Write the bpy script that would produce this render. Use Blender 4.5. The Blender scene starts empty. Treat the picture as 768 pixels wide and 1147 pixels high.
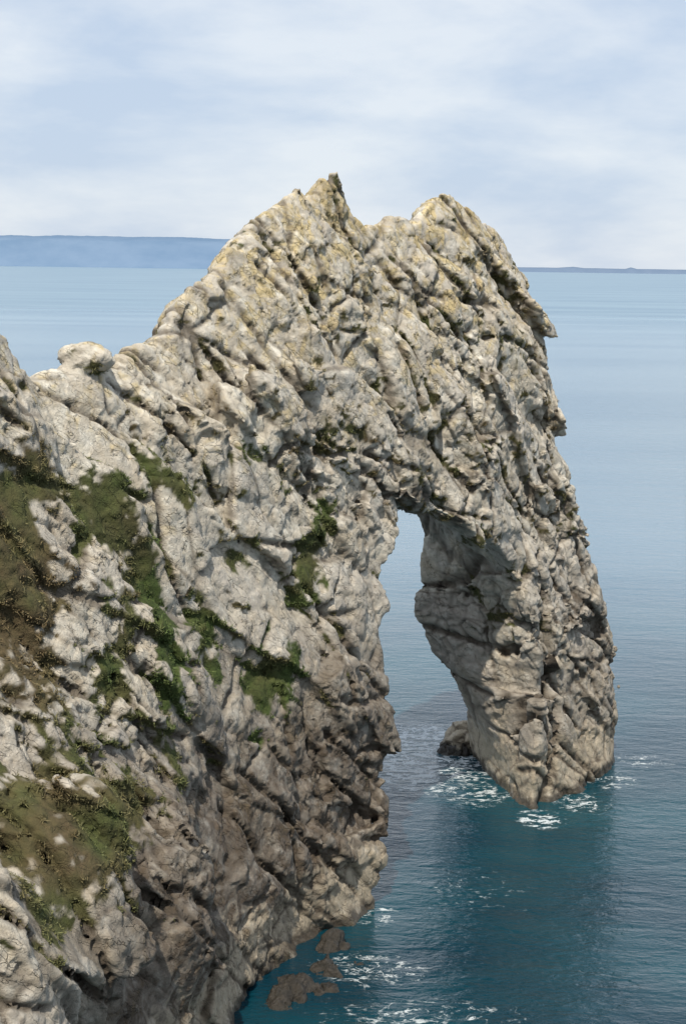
import bpy, math, numpy as np
from mathutils import Matrix, Vector
sc=bpy.context.scene
sc.view_settings.view_transform='Standard'; sc.view_settings.look='None'; sc.view_settings.exposure=0
rng=np.random.default_rng(7)
# ---------------------------------------------------------------- frame of the rock wall (metres)
O=np.array([2.3,94.6]); D=np.array([.508,.861]); D/=np.linalg.norm(D); N=np.array([D[1],-D[0]])
def to_world(s,t,z):
    return np.stack([O[0]+s*D[0]+t*N[0], O[1]+s*D[1]+t*N[1], z],-1)
# ---------------------------------------------------------------- noise helpers
def h32(ix,iy,iz,seed):
    h=(ix.astype(np.int64)*73856093)^(iy.astype(np.int64)*19349663)^(iz.astype(np.int64)*83492791)^(seed*2654435)
    h=h.astype(np.uint32); h^=h>>np.uint32(16); h*=np.uint32(0x7feb352d); h^=h>>np.uint32(15); h*=np.uint32(0x846ca68b); h^=h>>np.uint32(16)
    return h
def u01(h): return (h&np.uint32(0xffffff)).astype(np.float32)/np.float32(16777216.0)
def vnoise(p,seed=0):
    i=np.floor(p).astype(np.int64); f=(p-i).astype(np.float32); f=f*f*f*(f*(f*6-15)+10)
    r=0
    for dx in (0,1):
        wx=f[...,0] if dx else 1-f[...,0]
        for dy in (0,1):
            wy=f[...,1] if dy else 1-f[...,1]
            for dz in (0,1):
                wz=f[...,2] if dz else 1-f[...,2]
                r=r+wx*wy*wz*u01(h32(i[...,0]+dx,i[...,1]+dy,i[...,2]+dz,seed))
    return r*2-1
def fbm(p,o=4,seed=0):
    r=0;a=1
    for k in range(o):
        r=r+a*vnoise(p*(2.03**k),seed+k*13);a*=.5
    return r/1.9
def worley(p,seed):
    p=p.astype(np.float32)
    fl0=np.floor(p);i=fl0.astype(np.int64);fr=p-fl0;n=len(p)
    F1=np.full(n,9.,np.float32);F2=F1.copy();hid=np.zeros(n,np.uint32);off=np.zeros((3,n),np.float32)
    for dx in (-1,0,1):
        for dy in (-1,0,1):
            for dz in (-1,0,1):
                h=h32(i[:,0]+dx,i[:,1]+dy,i[:,2]+dz,seed)
                a=fr[:,0]-dx-u01(h); b=fr[:,1]-dy-u01(h*np.uint32(747796405)+np.uint32(77)); c=fr[:,2]-dz-u01((h^np.uint32(0x9e3779b9))*np.uint32(2891336453))
                d=a*a+b*b+c*c
                m=d<F1
                F2=np.where(m,F1,np.minimum(F2,d)); F1=np.where(m,d,F1); hid=np.where(m,h,hid)
                off[0]=np.where(m,a,off[0]);off[1]=np.where(m,b,off[1]);off[2]=np.where(m,c,off[2])
    return np.sqrt(F1),np.sqrt(F2),hid,off
def blocks(p,seed,tilt=1.0,step=1.0):
    F1,F2,h,off=worley(p,seed)
    r0=u01(h*np.uint32(1664525)+np.uint32(1013904223))
    a=u01(h*np.uint32(22695477)+np.uint32(1))-.5; b=u01(h*np.uint32(1103515245)+np.uint32(12345))-.5; c=u01(h*np.uint32(69069)+np.uint32(5))-.5
    facet=step*(r0-.5)+tilt*(off[0]*a+off[1]*b+off[2]*c)*1.6
    return facet,F2-F1,r0
def planes(x,seed):
    i=np.floor(x).astype(np.int64);best=np.full(x.shape,9.,np.float32);cnt=np.zeros(x.shape,np.int64)
    z0=np.zeros_like(i)
    for k in (-1,0,1):
        c=i+k;p=c+.15+.7*u01(h32(c,z0,z0,seed))
        best=np.minimum(best,np.abs(x-p)); cnt+= (x>p)
    return best,u01(h32(i-1+cnt,z0+3,z0,seed+1))
crk=lambda e,w: np.exp(-(e/w)**2)
def dip(p,a=math.radians(-38)):
    c,s_=math.cos(a),math.sin(a)
    return np.stack([p[:,0]*c+p[:,2]*s_,p[:,1],-p[:,0]*s_+p[:,2]*c],-1)
# ---------------------------------------------------------------- signed field of the arch
def ip(x,xs,ys): return np.interp(x,xs,ys).astype(np.float32)
crest=[(-62,36.5),(-45,35.5),(-36,34.5),(-29.1,33.4),(-26.6,32.6),(-25.4,31.7),(-24.3,30.4),(-21.9,30.3),(-21.6,30.5),(-19.7,30.5),(-18.9,30.3),(-17.5,30.8),(-15.8,31.4),(-13.9,32.2),(-12.9,33.6),(-11.1,33.9),(-10.4,34.4),(-8.7,36.2),(-6.5,37.5),(-3.1,38.4),(-1.2,38.8),(0,39.2),(1.2,39.3),(2.2,38.6),(3.0,37.8),(4.0,37.0),(5.3,36.9),(6.4,37.5),(7.4,37.3),(8.3,37.2),(10.6,38.3),(12.4,39.1),(14.4,39.5),(16,39.3),(17.5,38.8),(19,38.3),(21.5,37.2),(24,36.0),(26.5,33.5),(28,31),(40,30)]
crest=np.array(crest)
cell=0.235
S=np.arange(-57,42,cell,dtype=np.float32);T=np.arange(-13.5,16,cell,dtype=np.float32);Z=np.arange(-3,43,cell,dtype=np.float32)
s2,z2=np.meshgrid(S,Z,indexing='ij')
def polysdf(P,x,y):
    d=np.full(x.shape,1e9,np.float32);ins=np.zeros(x.shape,bool)
    for k in range(len(P)):
        ax,ay=P[k];bx,by=P[(k+1)%len(P)]
        ex,ey=bx-ax,by-ay;wx,wy=x-ax,y-ay
        q=np.clip((wx*ex+wy*ey)/(ex*ex+ey*ey),0,1)
        d=np.minimum(d,(wx-ex*q)**2+(wy-ey*q)**2)
        if by!=ay:
            c=((ay>y)!=(by>y))&(x<(bx-ax)*(y-ay)/(by-ay)+ax)
            ins^=c
    d=np.sqrt(d); return np.where(ins,-d,d)
PF=[(0,-9),(0,0),(1.0,8),(1.9,14),(2.2,17.5),(2.4,19.0),(3.2,20.2),(4.6,21.1),(7,21.4),(9.5,20.8),(12.3,19.6),(15,18.),(18,15.6),(19.9,12.5),(20.6,9.6),(20.5,5),(19.9,0),(19.9,-9)]
PB=[(-3,-9),(-3,0),(-3,8),(-2.5,16),(-1,21),(3,24),(8,25),(13,24),(17,22),(19.8,20.),(20.7,17.5),(20.6,14.7),(21.1,11.5),(22.2,9),(24.6,6.6),(27,5),(30.5,0),(32,-9)]
dF=polysdf(PF,s2,z2);dB=polysdf(PB,s2,z2)
jag=np.random.default_rng(12);jx=np.arange(-60,45,1.1);jy=jag.normal(0,.2,len(jx))
Zc=(ip(S,crest[:,0],crest[:,1])+ip(S,jx,jy))[:,None]
zz=Z[None,:]
h=Zc-zz
base=ip(S,[-62,-45,-38,-28,-20,-16.6,-12,-7,-3,0,6,20,35],[17,13.5,10.5,6.5,3,1.6,.2,-1.2,-.2,.3,.3,.3,.3])[:,None]
fl=np.clip(1-zz/27,0,1.15)**1.15
Fb=base*fl-3.0*np.clip(zz/40,0,1)**1.6
hh=np.clip(h/6.2,0,1)**.62
Ff=-4+(Fb+4)*hh
Bb=-9.2+0*zz+0*base
hb=np.clip(h/9,0,1)**.62
Bk=-4+(Bb+4)*hb-np.clip(-S[:,None]-20,0,50)*.1
Send=ip(Z,[-4,0,3,8,12,17,22,27,31,34,38,44],[37.0,36.7,37.5,36,32.8,29.8,27.6,26.3,26.5,26.3,22,20])[None,:]
f=np.empty((len(S),len(T),len(Z)),np.float32)
for j,t in enumerate(T):
    w=np.clip(-t/9,0,1)
    g=t-Ff; g2=Bk-t
    a=np.maximum(g*.92,g2)
    a=np.maximum(a,-h*.8)
    nose=Send-(np.clip(-(t+1.5),0,20)/7.5)**2*2.5-(np.clip(t+1.5,0,9))**2*.9
    e=(s2-nose)*.95
    k=2.0
    m=np.clip(.5+.5*(a-e)/k,0,1); a=e*(1-m)+a*m+k*m*(1-m)
    op=dF*(1-w)+dB*w
    k=.4; b=-op
    m=np.clip(.5+.5*(a-b)/k,0,1); a=b*(1-m)+a*m+k*m*(1-m)
    def ell(c,r):
        q=np.sqrt(((s2-c[0])/r[0])**2+((t-c[1])/r[1])**2+((z2-c[2])/r[2])**2)
        return (q-1)*min(r)
    for c,r,k in [((-40.5,5.5,7.5),(6,4.2,7),1.),((-24,1.5,6),(4.5,3.2,6),1.),((-33,4,10),(4,3,5),1.),((-20.4,-3.8,30.8),(1.0,.9,.55),.1)]:
        b=ell(c,r)
        m=np.clip(.5+.5*(b-a)/k,0,1); a=b*(1-m)+a*m-k*m*(1-m)
    f[:,j,:]=a
# coarse lattice for the slowly varying noises
cs_=1.0
gS=np.arange(-59,45,cs_);gT=np.arange(-16,19,cs_);gZ=np.arange(-6,46,cs_)
GP=np.stack(np.meshgrid(gS,gT,gZ,indexing='ij'),-1)
def lat(scale,o,seed): return fbm(GP/np.array(scale),o,seed).astype(np.float32)
def latdip(scale,o,seed,a):
    p=dip(GP.reshape(-1,3),a);return fbm(p/np.array(scale),o,seed).reshape(GP.shape[:3]).astype(np.float32)
def samp(As,p):
    """trilinear look-up of several coarse arrays (last axis) at once"""
    A=As if As.ndim==4 else As[...,None]
    x=(p[:,0]-gS[0])/cs_;y=(p[:,1]-gT[0])/cs_;z=(p[:,2]-gZ[0])/cs_
    i=np.clip(x.astype(int),0,A.shape[0]-2);j=np.clip(y.astype(int),0,A.shape[1]-2);k=np.clip(z.astype(int),0,A.shape[2]-2)
    fx,fy,fz=[np.clip(v,0,1).astype(np.float32) for v in (x-i,y-j,z-k)];r=0
    F=A.reshape(-1,A.shape[3]);b0=(i*A.shape[1]+j)*A.shape[2]+k
    for a in (0,1):
        for b in (0,1):
            for c in (0,1):
                w_=(fx if a else 1-fx)*(fy if b else 1-fy)*(fz if c else 1-fz)
                r=r+w_[:,None]*F[b0+(a*A.shape[1]+b)*A.shape[2]+c]
    return r if As.ndim==4 else r[:,0]
JS=[(-40,2.3,301,.15,(7,5,1.6),.0),(-63,3.0,302,.16,(6,5,2.2),.02),(-14,2.9,303,.13,(3.5,5,2.),.09),(35,4.5,304,.13,(3,4,2.5),.08)]
ALL=np.stack([lat((3.1,)*3,2,21+k) for k in range(3)]+[lat((9.,)*3,2,24+k) for k in range(3)]+[lat((6,)*3,2,55),lat((7,5,7),3,3)]+[latdip(pr,2,sd+5,math.radians(a)) for a,sp,sd,wd,pr,th in JS],-1)
def big(p):
    A=samp(ALL,p);w=A[:,0:3];wl=A[:,3:6]
    brk=np.clip(.6+1.1*A[:,6],.25,1.3)
    q=dip(p+w*.45+wl*1.5)
    b1,e1,r1=blocks(q/np.array([9,8.,3.2]),5,1.8,.45)
    b2,e2,r2=blocks(q/np.array([3.9,4.,1.55])+11,6,1.8,.5)
    d=.58*b1+.36*b2*(.5+.5*brk);jj=0
    for n_,(a,sp,sd,wd,pr,th) in enumerate(JS):
        qq=dip(p+w*.28+wl*2.2,math.radians(a));dd,bed=planes(qq[:,2]/sp,sd)
        on=np.clip((A[:,8+n_]-th)/.10,0,1)
        jj=jj+crk(dd*sp,wd)*on*(1 if n_<2 else .8)
        if n_<2: d=d+.36*(bed-.5)*on
    jj=np.clip(jj,0,1)
    d=d-.20*crk(e1,.03)-.16*crk(e2,.05)*brk-.42*jj
    return d,jj,e1,e2,r1,r2,brk,A[:,7],w,wl
I=np.nonzero(np.abs(f)<1.3)
pp=np.stack([S[I[0]],T[I[1]],Z[I[2]]],-1).astype(np.float32)
zc_=np.interp(pp[:,0],S,Zc[:,0]);fade=np.clip((zc_-pp[:,2])/5,.3,1)
notch=np.exp(-((pp[:,2]-1.2)/2.0)**2)
vis=(pp[:,1]>-6.5)|(pp[:,0]>13);iv=np.nonzero(vis)[0]
val=np.zeros(len(pp),np.float32)
inv=np.nonzero(~vis)[0]
val[inv]=samp(ALL[...,7],pp[inv])*.9
for a0 in range(0,len(iv),300000):
    ii=iv[a0:a0+300000];R=big(pp[ii]);lowv=R[7]
    wv_=np.where(pp[ii,0]>13,np.clip(1-.13*(-pp[ii,1]-5),.45,1),np.clip((pp[ii,1]+6.5)/1,0,1))
    val[ii]=lowv*.9*fade[ii]-wv_*R[0]*(1-.6*notch[ii])*np.clip(fade[ii]+.15,0,1)+.15*notch[ii]*wv_
f[I]+=val
f[0]=1;f[-1]=1;f[:,0]=1;f[:,-1]=1;f[:,:,0]=1;f[:,:,-1]=1
# ---------------------------------------------------------------- surface nets
def surface_nets(f,org,cell):
    neg=f<0
    cnt=np.zeros(tuple(n-1 for n in f.shape),np.int8)
    for dx in (0,1):
        for dy in (0,1):
            for dz in (0,1):
                cnt+=neg[dx:f.shape[0]-1+dx,dy:f.shape[1]-1+dy,dz:f.shape[2]-1+dz]
    act=(cnt>0)&(cnt<8)
    I,J,K=np.nonzero(act)
    idx=np.full(act.shape,-1,np.int64);idx[I,J,K]=np.arange(len(I))
    pos=np.zeros((len(I),3));num=np.zeros(len(I))
    cs=[(0,0,0),(1,0,0),(0,1,0),(1,1,0),(0,0,1),(1,0,1),(0,1,1),(1,1,1)]
    for a in range(8):
        for b in range(a+1,8):
            df=[cs[b][q]-cs[a][q] for q in range(3)]
            if sum(abs(q) for q in df)!=1: continue
            fa=f[I+cs[a][0],J+cs[a][1],K+cs[a][2]];fb=f[I+cs[b][0],J+cs[b][1],K+cs[b][2]]
            m=(fa<0)!=(fb<0)
            t=np.where(m,fa/np.where(m,fa-fb,1),0)
            for q in range(3): pos[:,q]+=m*(cs[a][q]+t*df[q])
            num+=m
    pos/=num[:,None]; pos+=np.stack([I,J,K],-1); pos=pos*cell+np.array(org)
    quads=[]
    for ax in range(3):
        sl0=[slice(1,-1)]*3;sl1=[slice(1,-1)]*3
        sl0[ax]=slice(0,-1);sl1[ax]=slice(1,None)
        A=neg[tuple(sl0)];B=neg[tuple(sl1)]
        X=np.argwhere(A!=B); flip=A[A!=B]
        off=np.array([1,1,1]);off[ax]=0;X=X+off
        u,v=(ax+1)%3,(ax+2)%3
        eu=np.zeros(3,int);eu[u]=1;ev=np.zeros(3,int);ev[v]=1
        q=[X-eu-ev,X-ev,X,X-eu]
        Q=np.stack([idx[a[:,0],a[:,1],a[:,2]] for a in q],-1)
        Q[~flip]=Q[~flip][:,::-1]
        quads.append(Q)
    return pos,np.concatenate(quads)
V,Q=surface_nets(f,(S[0],T[0],Z[0]),cell)
del f
def mesh_np(name,V,Q):
    me=bpy.data.meshes.new(name);k=Q.shape[1]
    me.vertices.add(len(V));me.vertices.foreach_set('co',np.ascontiguousarray(V,dtype=np.float32).ravel())
    me.loops.add(Q.size);me.loops.foreach_set('vertex_index',Q.astype(np.int32).ravel())
    me.polygons.add(len(Q));me.polygons.foreach_set('loop_start',np.arange(0,Q.size,k,dtype=np.int32))
    me.update(calc_edges=True);me.validate();return me
me=mesh_np('tmp',V,Q)
ob=bpy.data.objects.new('tmp',me);sc.collection.objects.link(ob)
md=ob.modifiers.new('s','SUBSURF');md.levels=1;md.render_levels=1
dg=bpy.context.evaluated_depsgraph_get()
m2=bpy.data.meshes.new_from_object(ob.evaluated_get(dg))
bpy.data.objects.remove(ob);bpy.data.meshes.remove(me)
def getco(m):
    a=np.empty(len(m.vertices)*3,np.float32);m.vertices.foreach_get('co',a);return a.reshape(-1,3)
def getno(m):
    a=np.empty(len(m.vertices)*3,np.float32);m.vertex_normals.foreach_get('vector',a);return a.reshape(-1,3)
co=getco(m2);no=getno(m2)
_,jj,e1,e2,r1,r2,brk,_l,w3,wl3=big(co)
b3,e3,r3=blocks(dip(co+w3*.4,math.radians(-58))/np.array([1.9,1.8,.85])+31,8,1.9,.5)
b4,e4,r4=blocks(dip(co,math.radians(-30))/np.array([.8,.8,.45])+57,9,1.9,.6)
fine=fbm(co/.7,2,40)
disp=.15*b3*brk+.08*b4*(.3+.7*brk)+.05*fine-.12*crk(e3,.05)*brk-.14*jj
sj=22.3+1.0*np.sin(co[:,2]/4)+fbm(co/2.,2,77)*.9
jt=np.exp(-((co[:,0]-sj)/.38)**2)*(co[:,1]>-2.5)*np.clip((17-co[:,2])/3,0,1)
disp-=jt*1.1
notch=np.exp(-((co[:,2]-1.2)/2.0)**2)
disp*=(1-.6*notch)
co2=co+no*disp[:,None]
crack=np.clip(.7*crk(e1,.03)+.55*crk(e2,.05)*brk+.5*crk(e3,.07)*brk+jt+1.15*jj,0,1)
s_,t_,z_=co[:,0],co[:,1],co[:,2]
W=to_world(co2[:,0],co2[:,1],co2[:,2]).astype(np.float32)
m2.vertices.foreach_set('co',W.ravel());m2.update()
nw=getno(m2)
# grass
G=np.zeros(len(co),np.float32);Gn=np.zeros(len(co),np.float32)
patch=[(-29.5,22,3.6,5.5,0,1.5,.15),(-33,14.2,6,2.8,0,1.35,.35),(-26,12.8,3.4,1.8,0,1.2,.4),(-19.7,19.5,1.8,4.8,.5,1.2,1.),(-22.5,20,1.6,3.5,.4,1.1,.8),(-5.3,20.2,2.5,2.1,-.6,1.25,.7),(-10,14.6,2.4,2.3,-.3,1.15,.8),(-26.2,26.4,3.4,1.9,.3,1.15,.3),(-22,24,2.8,2.6,.3,1.1,.5),(-43,20,8,4,0,1.3,.3),(-50,28,8,6,0,1.3,.4),(-15,17,1.6,2.6,.3,.95,.7),(-24,17,2,3,.4,1.,.6),(-17,25,3,1.2,.5,.85,.4),(-12,21,1.6,2.,.5,.8,.5),(-9,25,2.5,1,.5,.65,.5),(-20,13,2,2,.3,.85,.5)]
for c0,c1,ra,rb,sh,am,gn in patch:
    ds=(s_-c0);dz=(z_-c1)+sh*ds
    w=am*np.exp(-((ds/ra)**2+(dz/rb)**2)**1.1)*(t_>-7)
    G=np.maximum(G,w);Gn=np.where(w>.2,gn,Gn)
nz1=fbm(co/2.0,3,91);nz2=fbm(co/.6,2,92)
led=np.clip(nw[:,2]*1.6,-.5,.9)
gm=G*1.1+nz1*.60+nz2*.50+led*.32-.20
gm+=.80*crack*(z_>11)*(t_>-5)*np.clip(nz1+.5,0,1)*(s_<24)
smallg=(wl3[:,1]>-.3)*(z_>17)*(t_>-6)*np.clip(nz2+.38,0,1)*(led>.2)*.95
gm=np.maximum(gm,smallg)
grass=np.clip((gm-.52)/.16,0,1)*(z_>7)
green=np.clip(Gn+nz1*.7+nz2*.3+.15*(G<.2),0,1)
def attr(m,n,a):
    at=m.attributes.new(n,'FLOAT','POINT');at.data.foreach_set('value',a.astype(np.float32))
def vattr(m,n,a):
    at=m.attributes.new(n,'FLOAT_VECTOR','POINT');at.data.foreach_set('vector',np.ascontiguousarray(a,dtype=np.float32).ravel())
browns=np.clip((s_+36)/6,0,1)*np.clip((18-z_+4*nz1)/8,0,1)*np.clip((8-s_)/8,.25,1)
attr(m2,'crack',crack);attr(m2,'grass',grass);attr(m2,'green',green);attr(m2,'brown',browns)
attr(m2,'cellv',np.clip(.4*r1+.35*r2+.25*r3,0,1));attr(m2,'hgt',z_)
vattr(m2,'beds',dip(co2)*np.array([.55,.8,1.0]))
m2.name='rock_arch';m2.polygons.foreach_set('use_smooth',np.ones(len(m2.polygons),bool))
rock=bpy.data.objects.new('rock_arch',m2);sc.collection.objects.link(rock)
# ---------------------------------------------------------------- material helpers
class NT:
    def __init__(s,name):
        s.m=bpy.data.materials.new(name);s.m.use_nodes=True;s.t=s.m.node_tree;s.t.nodes.clear()
        s.out=s.t.nodes.new('ShaderNodeOutputMaterial')
    def n(s,ty,ins=None,**kw):
        nd=s.t.nodes.new(ty)
        for k,v in kw.items(): setattr(nd,k,v)
        for k,v in (ins or {}).items():
            if isinstance(v,bpy.types.NodeSocket): s.t.links.new(v,nd.inputs[k])
            else: nd.inputs[k].default_value=v
        return nd
    def mix(s,f,a,b,mode='MIX'):
        nd=s.n('ShaderNodeMix',data_type='RGBA',blend_type=mode)
        for k,v in ((0,f),(6,a),(7,b)):
            if isinstance(v,bpy.types.NodeSocket): s.t.links.new(v,nd.inputs[k])
            else: nd.inputs[k].default_value=v if k==0 else (*v,1)
        return nd.outputs[2]
    def ma(s,op,a,b=0.,c=None,clamp=False):
        nd=s.n('ShaderNodeMath',operation=op,use_clamp=clamp)
        for k,v in ((0,a),(1,b),(2,c)):
            if v is None: continue
            if isinstance(v,bpy.types.NodeSocket): s.t.links.new(v,nd.inputs[k])
            else: nd.inputs[k].default_value=v
        return nd.outputs[0]
    def mr(s,v,a,b,c=0.,d=1.):
        return s.n('ShaderNodeMapRange',{0:v,1:a,2:b,3:c,4:d}).outputs[0]
    def at(s,name): return s.n('ShaderNodeAttribute',attribute_name=name).outputs['Fac']
    def noise(s,vec,sc_,det=4,rough=.55,dist=0.): return s.n('ShaderNodeTexNoise',{'Vector':vec,'Scale':sc_,'Detail':det,'Roughness':rough,'Distortion':dist}).outputs[0]
# rock
r=NT('limestone');geo=r.n('ShaderNodeNewGeometry');pos=geo.outputs['Position'];nrm=geo.outputs['Normal']
bd=r.n('ShaderNodeAttribute',attribute_name='beds').outputs['Vector']
n1=r.noise(pos,.35,4);n2=r.noise(bd,1.7,6,.65);n3=r.noise(pos,4.,6,.75);n4=r.noise(pos,.9,4,.6,1.)
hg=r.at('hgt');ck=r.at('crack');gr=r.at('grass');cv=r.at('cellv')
col=r.mix(r.mr(n2,.35,.65),(.50,.44,.35),(.70,.645,.54))
col=r.mix(r.mr(cv,.25,.75,0,.6),col,(.46,.42,.37))
col=r.mix(r.mr(n1,.5,.68,0,.45),col,(.62,.50,.34))
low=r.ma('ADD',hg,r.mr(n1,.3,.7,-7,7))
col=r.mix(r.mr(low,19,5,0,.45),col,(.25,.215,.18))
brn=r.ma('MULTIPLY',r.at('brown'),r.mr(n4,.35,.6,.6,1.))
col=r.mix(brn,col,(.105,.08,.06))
tide=r.mr(r.ma('ADD',hg,r.mr(n4,.3,.7,-1.2,1.2)),4.6,2.8,0,.9)
col=r.mix(tide,col,(.47,.395,.29))
wet=r.mr(r.ma('ADD',hg,r.mr(n2,.3,.7,-.3,.3)),.9,.35,0,.9)
col=r.mix(wet,col,(.045,.04,.033))
li=r.ma('MULTIPLY',r.mr(r.ma('ADD',n4,r.mr(hg,24,40,-.06,.10)),.50,.66),r.mr(hg,18,33,.08,.62))
col=r.mix(li,col,(.60,.45,.17))
whi=r.ma('MULTIPLY',r.mr(n2,.52,.70),r.mr(hg,18,34,.25,.75))
col=r.mix(whi,col,(.79,.75,.66))
col=r.mix(r.mr(n3,.30,.46,.36,0),col,(.17,.135,.10))
wv=r.n('ShaderNodeVectorMath',{0:bd,1:r.n('ShaderNodeVectorMath',{0:r.n('ShaderNodeTexNoise',{'Vector':bd,'Scale':1.6,'Detail':3}).outputs[1],'Scale':.8},operation='SCALE').outputs[0]},operation='ADD').outputs[0]
vor=r.n('ShaderNodeTexVoronoi',{'Vector':r.n('ShaderNodeMapping',{'Vector':wv,'Scale':(.6,1.,1.4)}).outputs[0],'Scale':2.2},feature='DISTANCE_TO_EDGE').outputs[0]
vfade=r.mr(n4,.44,.58,0,1)
thin=r.ma('MULTIPLY',r.mr(vor,.035,.0),vfade)
crack_shade_dirt=r.ma('MULTIPLY',ck,r.mr(n2,.3,.6,.55,.95))
crack_shade_dirt=r.ma('MAXIMUM',crack_shade_dirt,r.ma('MULTIPLY',thin,.6))
col=r.mix(crack_shade_dirt,col,(.075,.058,.042))  # shadow inside the cracks painted into the rock colour, with some dirt
gc=r.mix(r.at('green'),(.125,.09,.048),(.068,.10,.025))
gc=r.mix(r.mr(n3,.35,.65,0,.6),gc,(.05,.05,.022))
col=r.mix(gr,col,gc)
hsum=r.ma('ADD',r.ma('MULTIPLY',n3,r.mr(n1,.35,.65,.18,.38)),r.ma('MULTIPLY',n2,.25))
hsum=r.ma('ADD',hsum,r.ma('MULTIPLY',thin,-.12))
bmp=r.n('ShaderNodeBump',{'Height':hsum,'Strength':1.,'Distance':.5})
rou=r.mr(wet,0,1,.92,.35)
bs=r.n('ShaderNodeBsdfPrincipled',{'Base Color':col,'Roughness':rou,'Normal':bmp.outputs[0]})
bs.inputs['Specular IOR Level'].default_value=.25
r.t.links.new(bs.outputs[0],r.out.inputs[0])
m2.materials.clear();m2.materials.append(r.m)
# ---------------------------------------------------------------- grass tufts on the ledges
cand=np.nonzero((grass>.4)&(t_>-7)&(nw@np.array([-.0,-.6,.5])>-.2))[0]
nb=min(210000,len(cand)*6)
pk=rng.choice(cand,nb)
base_=W[pk]+rng.normal(0,.05,(nb,3));nn=nw[pk]
up_=nn*.6+np.array([0,0,.5])+rng.normal(0,.38,(nb,3));up_[:,2]-=.12
up_/=np.linalg.norm(up_,axis=1)[:,None]
L=rng.uniform(.1,.38,nb)[:,None]*np.where(G[pk]<.25,.6,1)[:,None];side=np.cross(up_,rng.normal(0,1,(nb,3)));side/=np.linalg.norm(side,axis=1)[:,None]
w=rng.uniform(.012,.03,nb)[:,None]
tip=base_+up_*L;tip[:,2]-=L[:,0]*.25
BV=np.stack([base_-side*w,base_+side*w,tip],1).reshape(-1,3)
gm_=mesh_np('grass',BV,np.arange(nb*3).reshape(-1,3))
gme=bpy.data.objects.new('grass',gm_);sc.collection.objects.link(gme)
rb=np.repeat(rng.random(nb),3)[:len(gm_.vertices)];gg=np.repeat(green[pk],3)[:len(gm_.vertices)]
attr(gm_,'rnd',rb);attr(gm_,'green',gg)
g=NT('grass_blades')
c=g.mix(g.at('green'),(.21,.15,.075),(.095,.145,.034));c=g.mix(g.mr(g.at('rnd'),0,1,0,.65),c,(.06,.06,.025))
bs=g.n('ShaderNodeBsdfPrincipled',{'Base Color':c,'Roughness':.8});g.t.links.new(bs.outputs[0],g.out.inputs[0])
gm_.materials.append(g.m)
# ---------------------------------------------------------------- boulders at the foot
def boulder(name,s,t,z,r,seed,wetoff=0.,amp=.8):
    import bmesh
    bm=bmesh.new();bmesh.ops.create_icosphere(bm,subdivisions=5,radius=1)
    me=bpy.data.meshes.new(name);bm.to_mesh(me);bm.free()
    c=getco(me).astype(np.float64);n=c.copy()
    p=c*np.array(r)+seed*17.3
    b,e,_=blocks(p/1.3,seed);b_,e_,_2=blocks(p/.5,seed+1)
    d=.7*b+.25*b_-.15*crk(e,.08)+.25*fbm(p/1.,3,seed)
    c=c*np.array(r)+n*d[:,None]*amp
    w=to_world(c[:,0]+s,c[:,1]+t,c[:,2]+z)
    me.vertices.foreach_set('co',w.astype(np.float32).ravel());me.update()
    for a,v in (('crack',crk(e,.1)),('grass',0*d),('green',0*d),('brown',0*d+(.95 if wetoff else 0)),('cellv',.5+0*d),('hgt',(c[:,2]+z)*(1 if not wetoff else .35))): attr(me,a,v)
    vattr(me,'beds',dip(c+np.array([s,t,z]))*np.array([.55,.8,1.0]))
    me.polygons.foreach_set('use_smooth',np.ones(len(me.polygons),bool));me.materials.append(r_wet if wetoff else r_mat)
    o=bpy.data.objects.new(name,me);sc.collection.objects.link(o)
r_mat=r.m
# weed-covered wet stone for the low rocks awash at the foot of the cliff
ws=NT('wet_stone');p_=ws.n('ShaderNodeNewGeometry').outputs['Position']
wn_=ws.noise(p_,3.,6,.7)
wc_=ws.mix(ws.mr(wn_,.35,.65),(.016,.014,.010),(.055,.045,.034))
wb_=ws.n('ShaderNodeBump',{'Height':wn_,'Strength':1.,'Distance':.25})
wsb=ws.n('ShaderNodeBsdfPrincipled',{'Base Color':wc_,'Roughness':.5,'Normal':wb_.outputs[0]});ws.t.links.new(wsb.outputs[0],ws.out.inputs[0]);r_wet=ws.m
for k,(s,t,z,rr,wo) in enumerate([(-9.5,2.0,-.9,(1.6,1.2,1.2),.8),(-7.5,3.2,-.95,(1.3,1.,1.0),.8),(-11.5,3.6,-1.15,(1.8,1.3,1.2),.8),(-13,2.2,-.6,(1.8,1.2,1.4),.7),(-6.4,1.0,-.5,(1.2,1.,1.1),.6),(32,-10.6,.2,(2.0,1.6,1.6),0),(34.3,-9.8,.3,(2.2,1.6,2.3),0),(30.3,-10.8,-.5,(1.0,.9,.9),.3)]):
    boulder('sea_boulder',s,t,z,rr,101+k,wo)
# ---------------------------------------------------------------- sea
def gridplane(name,x0,x1,y0,y1,z):
    me=mesh_np(name,np.array([(x0,y0,z),(x1,y0,z),(x1,y1,z),(x0,y1,z)],float),np.array([[0,1,2,3]]))
    o=bpy.data.objects.new(name,me);sc.collection.objects.link(o);return o
sea=gridplane('sea',-60000,60000,-3000,60000,0)
w=NT('sea_water');pos=w.n('ShaderNodeNewGeometry').outputs['Position']
dist=w.n('ShaderNodeVectorMath',{0:pos},operation='LENGTH').outputs['Value']
mp=w.n('ShaderNodeMapping',{'Vector':pos,'Scale':(.7,1.4,1),'Rotation':(0,0,.3)}).outputs[0]
mpf=w.n('ShaderNodeMapping',{'Vector':pos,'Scale':(.003,.012,1),'Rotation':(0,0,.06)}).outputs[0]
wa=w.noise(mp,.55,4,.55,.4);wb=w.noise(mp,2.2,4,.6,.6);wc=w.noise(mp,.12,3)
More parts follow.
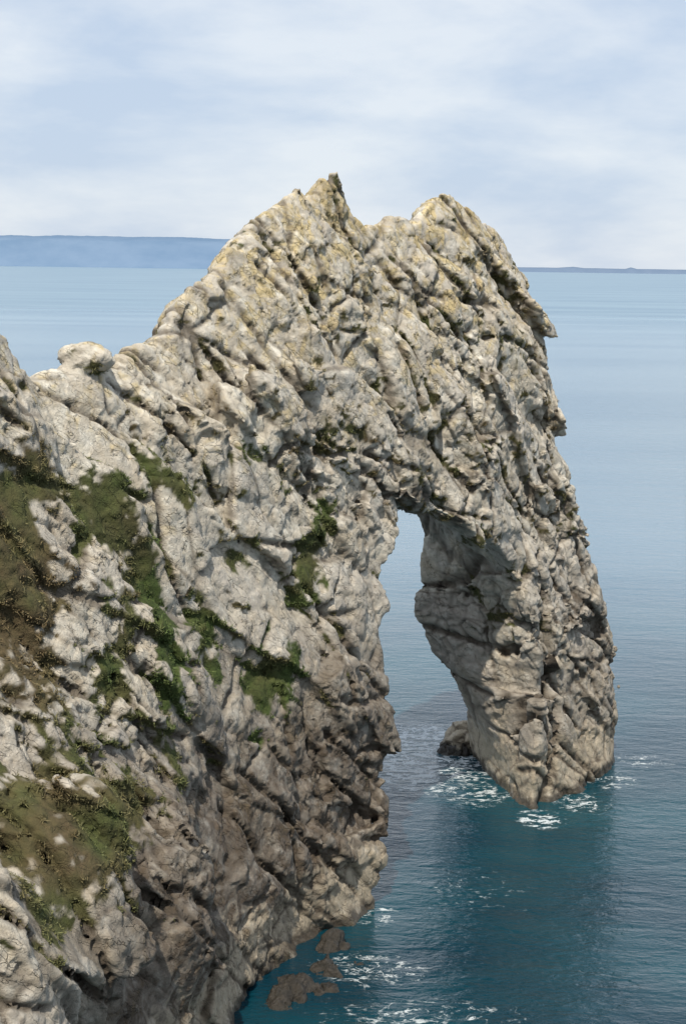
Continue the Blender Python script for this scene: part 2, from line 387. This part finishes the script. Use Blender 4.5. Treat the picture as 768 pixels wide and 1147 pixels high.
hs=w.ma('ADD',w.ma('MULTIPLY',wa,.45),w.ma('MULTIPLY',wb,.20));hs=w.ma('ADD',hs,w.ma('MULTIPLY',wc,.8))
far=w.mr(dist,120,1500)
bmp=w.n('ShaderNodeBump',{'Height':hs,'Strength':w.mr(far,0,1,.7,.35),'Distance':.6})
st=w.noise(mpf,1.,5,.6,.5)
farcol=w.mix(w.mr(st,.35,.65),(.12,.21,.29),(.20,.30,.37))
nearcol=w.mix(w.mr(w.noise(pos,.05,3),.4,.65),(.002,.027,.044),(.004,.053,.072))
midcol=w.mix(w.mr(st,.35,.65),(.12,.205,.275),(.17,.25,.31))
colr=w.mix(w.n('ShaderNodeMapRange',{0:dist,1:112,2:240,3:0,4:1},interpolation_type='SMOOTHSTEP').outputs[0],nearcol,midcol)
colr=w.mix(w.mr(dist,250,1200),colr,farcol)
def spot(x,y,rx,ry):
    v=w.n('ShaderNodeVectorMath',{0:pos,1:(x,y,0)},operation='SUBTRACT').outputs[0]
    v=w.n('ShaderNodeVectorMath',{0:v,1:(1/rx,1/ry,0)},operation='MULTIPLY').outputs[0]
    l=w.n('ShaderNodeVectorMath',{0:v},operation='LENGTH').outputs['Value']
    return w.mr(l,.2,1,1,0)
fo=None
def P(s,t): a=to_world(np.array(s),np.array(t),np.array(0.));return float(a[0]),float(a[1])
for (s,t,rx,ry,am) in [(27,-12,7,10,2.8),(31,-13,5,5,2.),(33,-15,7,6,2.),(19.3,.9,2.2,2.6,2.4),(24,1.8,3.2,4,1.2),(30,1.5,3,4,1.1),(-8,4,5,4,1.1),(-12,9,9,5,.9),(36,1.5,4,4,.9),(5,3,8,9,.58),(22,-5,4,5,1.3),(-1,.5,1.8,3,1.3)]:
    x,y=P(s,t);q_=w.ma('MULTIPLY',spot(x,y,rx,ry),am)
    fo=q_ if fo is None else w.ma('MAXIMUM',fo,q_)
fa=w.noise(w.n('ShaderNodeMapping',{'Vector':pos,'Scale':(.6,1.1,1)}).outputs[0],.55,5,.55,1.6)
ridg=w.mr(w.ma('ABSOLUTE',w.ma('SUBTRACT',fa,.5)),.028,.0)
fn=w.noise(pos,1.3,6,.7)
fm=w.ma('ADD',w.ma('MULTIPLY',ridg,w.mr(fn,.4,.6,.15,.9)),w.mr(fn,.53,.70,0,.9))
fm=w.ma('MULTIPLY',fm,w.ma('MULTIPLY',fo,fo))
fm=w.mr(fm,.12,.6,0,.8)
colr=w.mix(fm,colr,(.66,.70,.71))
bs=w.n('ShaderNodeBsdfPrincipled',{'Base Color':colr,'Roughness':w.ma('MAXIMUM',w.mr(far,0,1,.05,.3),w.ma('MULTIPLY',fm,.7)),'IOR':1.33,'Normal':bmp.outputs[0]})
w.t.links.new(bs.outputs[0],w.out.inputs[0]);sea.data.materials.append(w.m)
# ---------------------------------------------------------------- distant land
def ridge(name,pts,y,depth,colr):
    V=[];Qs=[]
    xs=np.linspace(pts[0][0],pts[-1][0],240);zs=np.interp(xs,[p[0] for p in pts],[p[1] for p in pts])
    rr=np.random.default_rng(3);nz=np.convolve(rr.normal(0,1,260),np.ones(9)/9,'same')[:240]
    zs=zs*(1+.03*nz)
    for x,z in zip(xs,zs): V+=[(x,y,-2),(x,y+depth*.25,z*.8),(x,y+depth*.5,z),(x,y+depth,-2)]
    for i in range(239):
        for k in range(3): a=i*4+k;Qs.append((a,a+4,a+5,a+1))
    me=mesh_np(name,np.array(V,float),np.array(Qs));o=bpy.data.objects.new(name,me);sc.collection.objects.link(o)
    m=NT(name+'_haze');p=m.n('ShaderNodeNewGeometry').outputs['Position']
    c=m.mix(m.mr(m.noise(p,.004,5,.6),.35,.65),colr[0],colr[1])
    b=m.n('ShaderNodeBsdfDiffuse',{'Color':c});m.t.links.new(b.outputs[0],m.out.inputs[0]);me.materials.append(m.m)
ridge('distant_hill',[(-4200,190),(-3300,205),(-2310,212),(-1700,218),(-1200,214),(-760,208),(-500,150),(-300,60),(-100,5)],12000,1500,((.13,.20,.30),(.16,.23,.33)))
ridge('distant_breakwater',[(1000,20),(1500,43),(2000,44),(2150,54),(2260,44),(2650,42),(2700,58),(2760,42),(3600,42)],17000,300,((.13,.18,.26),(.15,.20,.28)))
# ---------------------------------------------------------------- light
sl=np.array([-.58,.24]);zc=.68
sv=Vector((sl[0]*D[0]+sl[1]*N[0],sl[0]*D[1]+sl[1]*N[1],zc)).normalized()
sd=bpy.data.lights.new('sun','SUN');sd.energy=4.9;sd.angle=math.radians(.6);sd.color=(1,.935,.82)
so=bpy.data.objects.new('sun',sd);so.rotation_euler=sv.to_track_quat('Z','Y').to_euler();so.location=(-40,0,80);sc.collection.objects.link(so)
wd=bpy.data.worlds.new('World');sc.world=wd;wd.use_nodes=True;t=wd.node_tree;t.nodes.clear()
def wn(ty,**k):
    n=t.nodes.new(ty)
    for a,b in k.items(): setattr(n,a,b)
    return n
out=wn('ShaderNodeOutputWorld');bg=wn('ShaderNodeBackground');sky=wn('ShaderNodeTexSky',sky_type='NISHITA')
sky.sun_disc=False;sky.sun_elevation=math.asin(sv.z);sky.sun_rotation=math.atan2(sv.x,sv.y);sky.air_density=1.;sky.dust_density=.6
tc=wn('ShaderNodeTexCoord');mp=wn('ShaderNodeMapping');mp.inputs['Scale'].default_value=(1.5,1.5,4.6);mp.inputs['Location'].default_value=(.35,.2,.15)
no1=wn('ShaderNodeTexNoise');no1.inputs['Scale'].default_value=4.2;no1.inputs['Detail'].default_value=8;no1.inputs['Roughness'].default_value=.55;no1.inputs['Distortion'].default_value=.15
mr=wn('ShaderNodeMapRange');mr.inputs[1].default_value=.37;mr.inputs[2].default_value=.60
mx=wn('ShaderNodeMix',data_type='RGBA')
cr=wn('ShaderNodeMix',data_type='RGBA')
cr.inputs[6].default_value=(5.6,6.7,8.4,1);cr.inputs[7].default_value=(8.0,8.6,9.4,1)
t.links.new(tc.outputs['Generated'],mp.inputs[0]);t.links.new(mp.outputs[0],no1.inputs[0]);t.links.new(no1.outputs[0],mr.inputs[0])
t.links.new(mr.outputs[0],cr.inputs[0]);mx.inputs[0].default_value=.88
t.links.new(sky.outputs[0],mx.inputs[6]);t.links.new(cr.outputs[2],mx.inputs[7]);t.links.new(mx.outputs[2],bg.inputs[0])
bg.inputs[1].default_value=.1;t.links.new(bg.outputs[0],out.inputs[0])
# ---------------------------------------------------------------- camera
cd=bpy.data.cameras.new('camera');cam=bpy.data.objects.new('camera',cd);sc.collection.objects.link(cam);sc.camera=cam
pitch=math.atan((573.5-297.5)/2000);roll=math.radians(0.82)
M=Matrix.Rotation(math.pi/2-pitch,4,'X')@Matrix.Rotation(roll,4,'Z')
cam.matrix_world=Matrix.Translation((0,0,35))@M
cd.sensor_fit='VERTICAL';cd.sensor_height=36;cd.lens=2000/1147*36;cd.clip_start=.5;cd.clip_end=150000
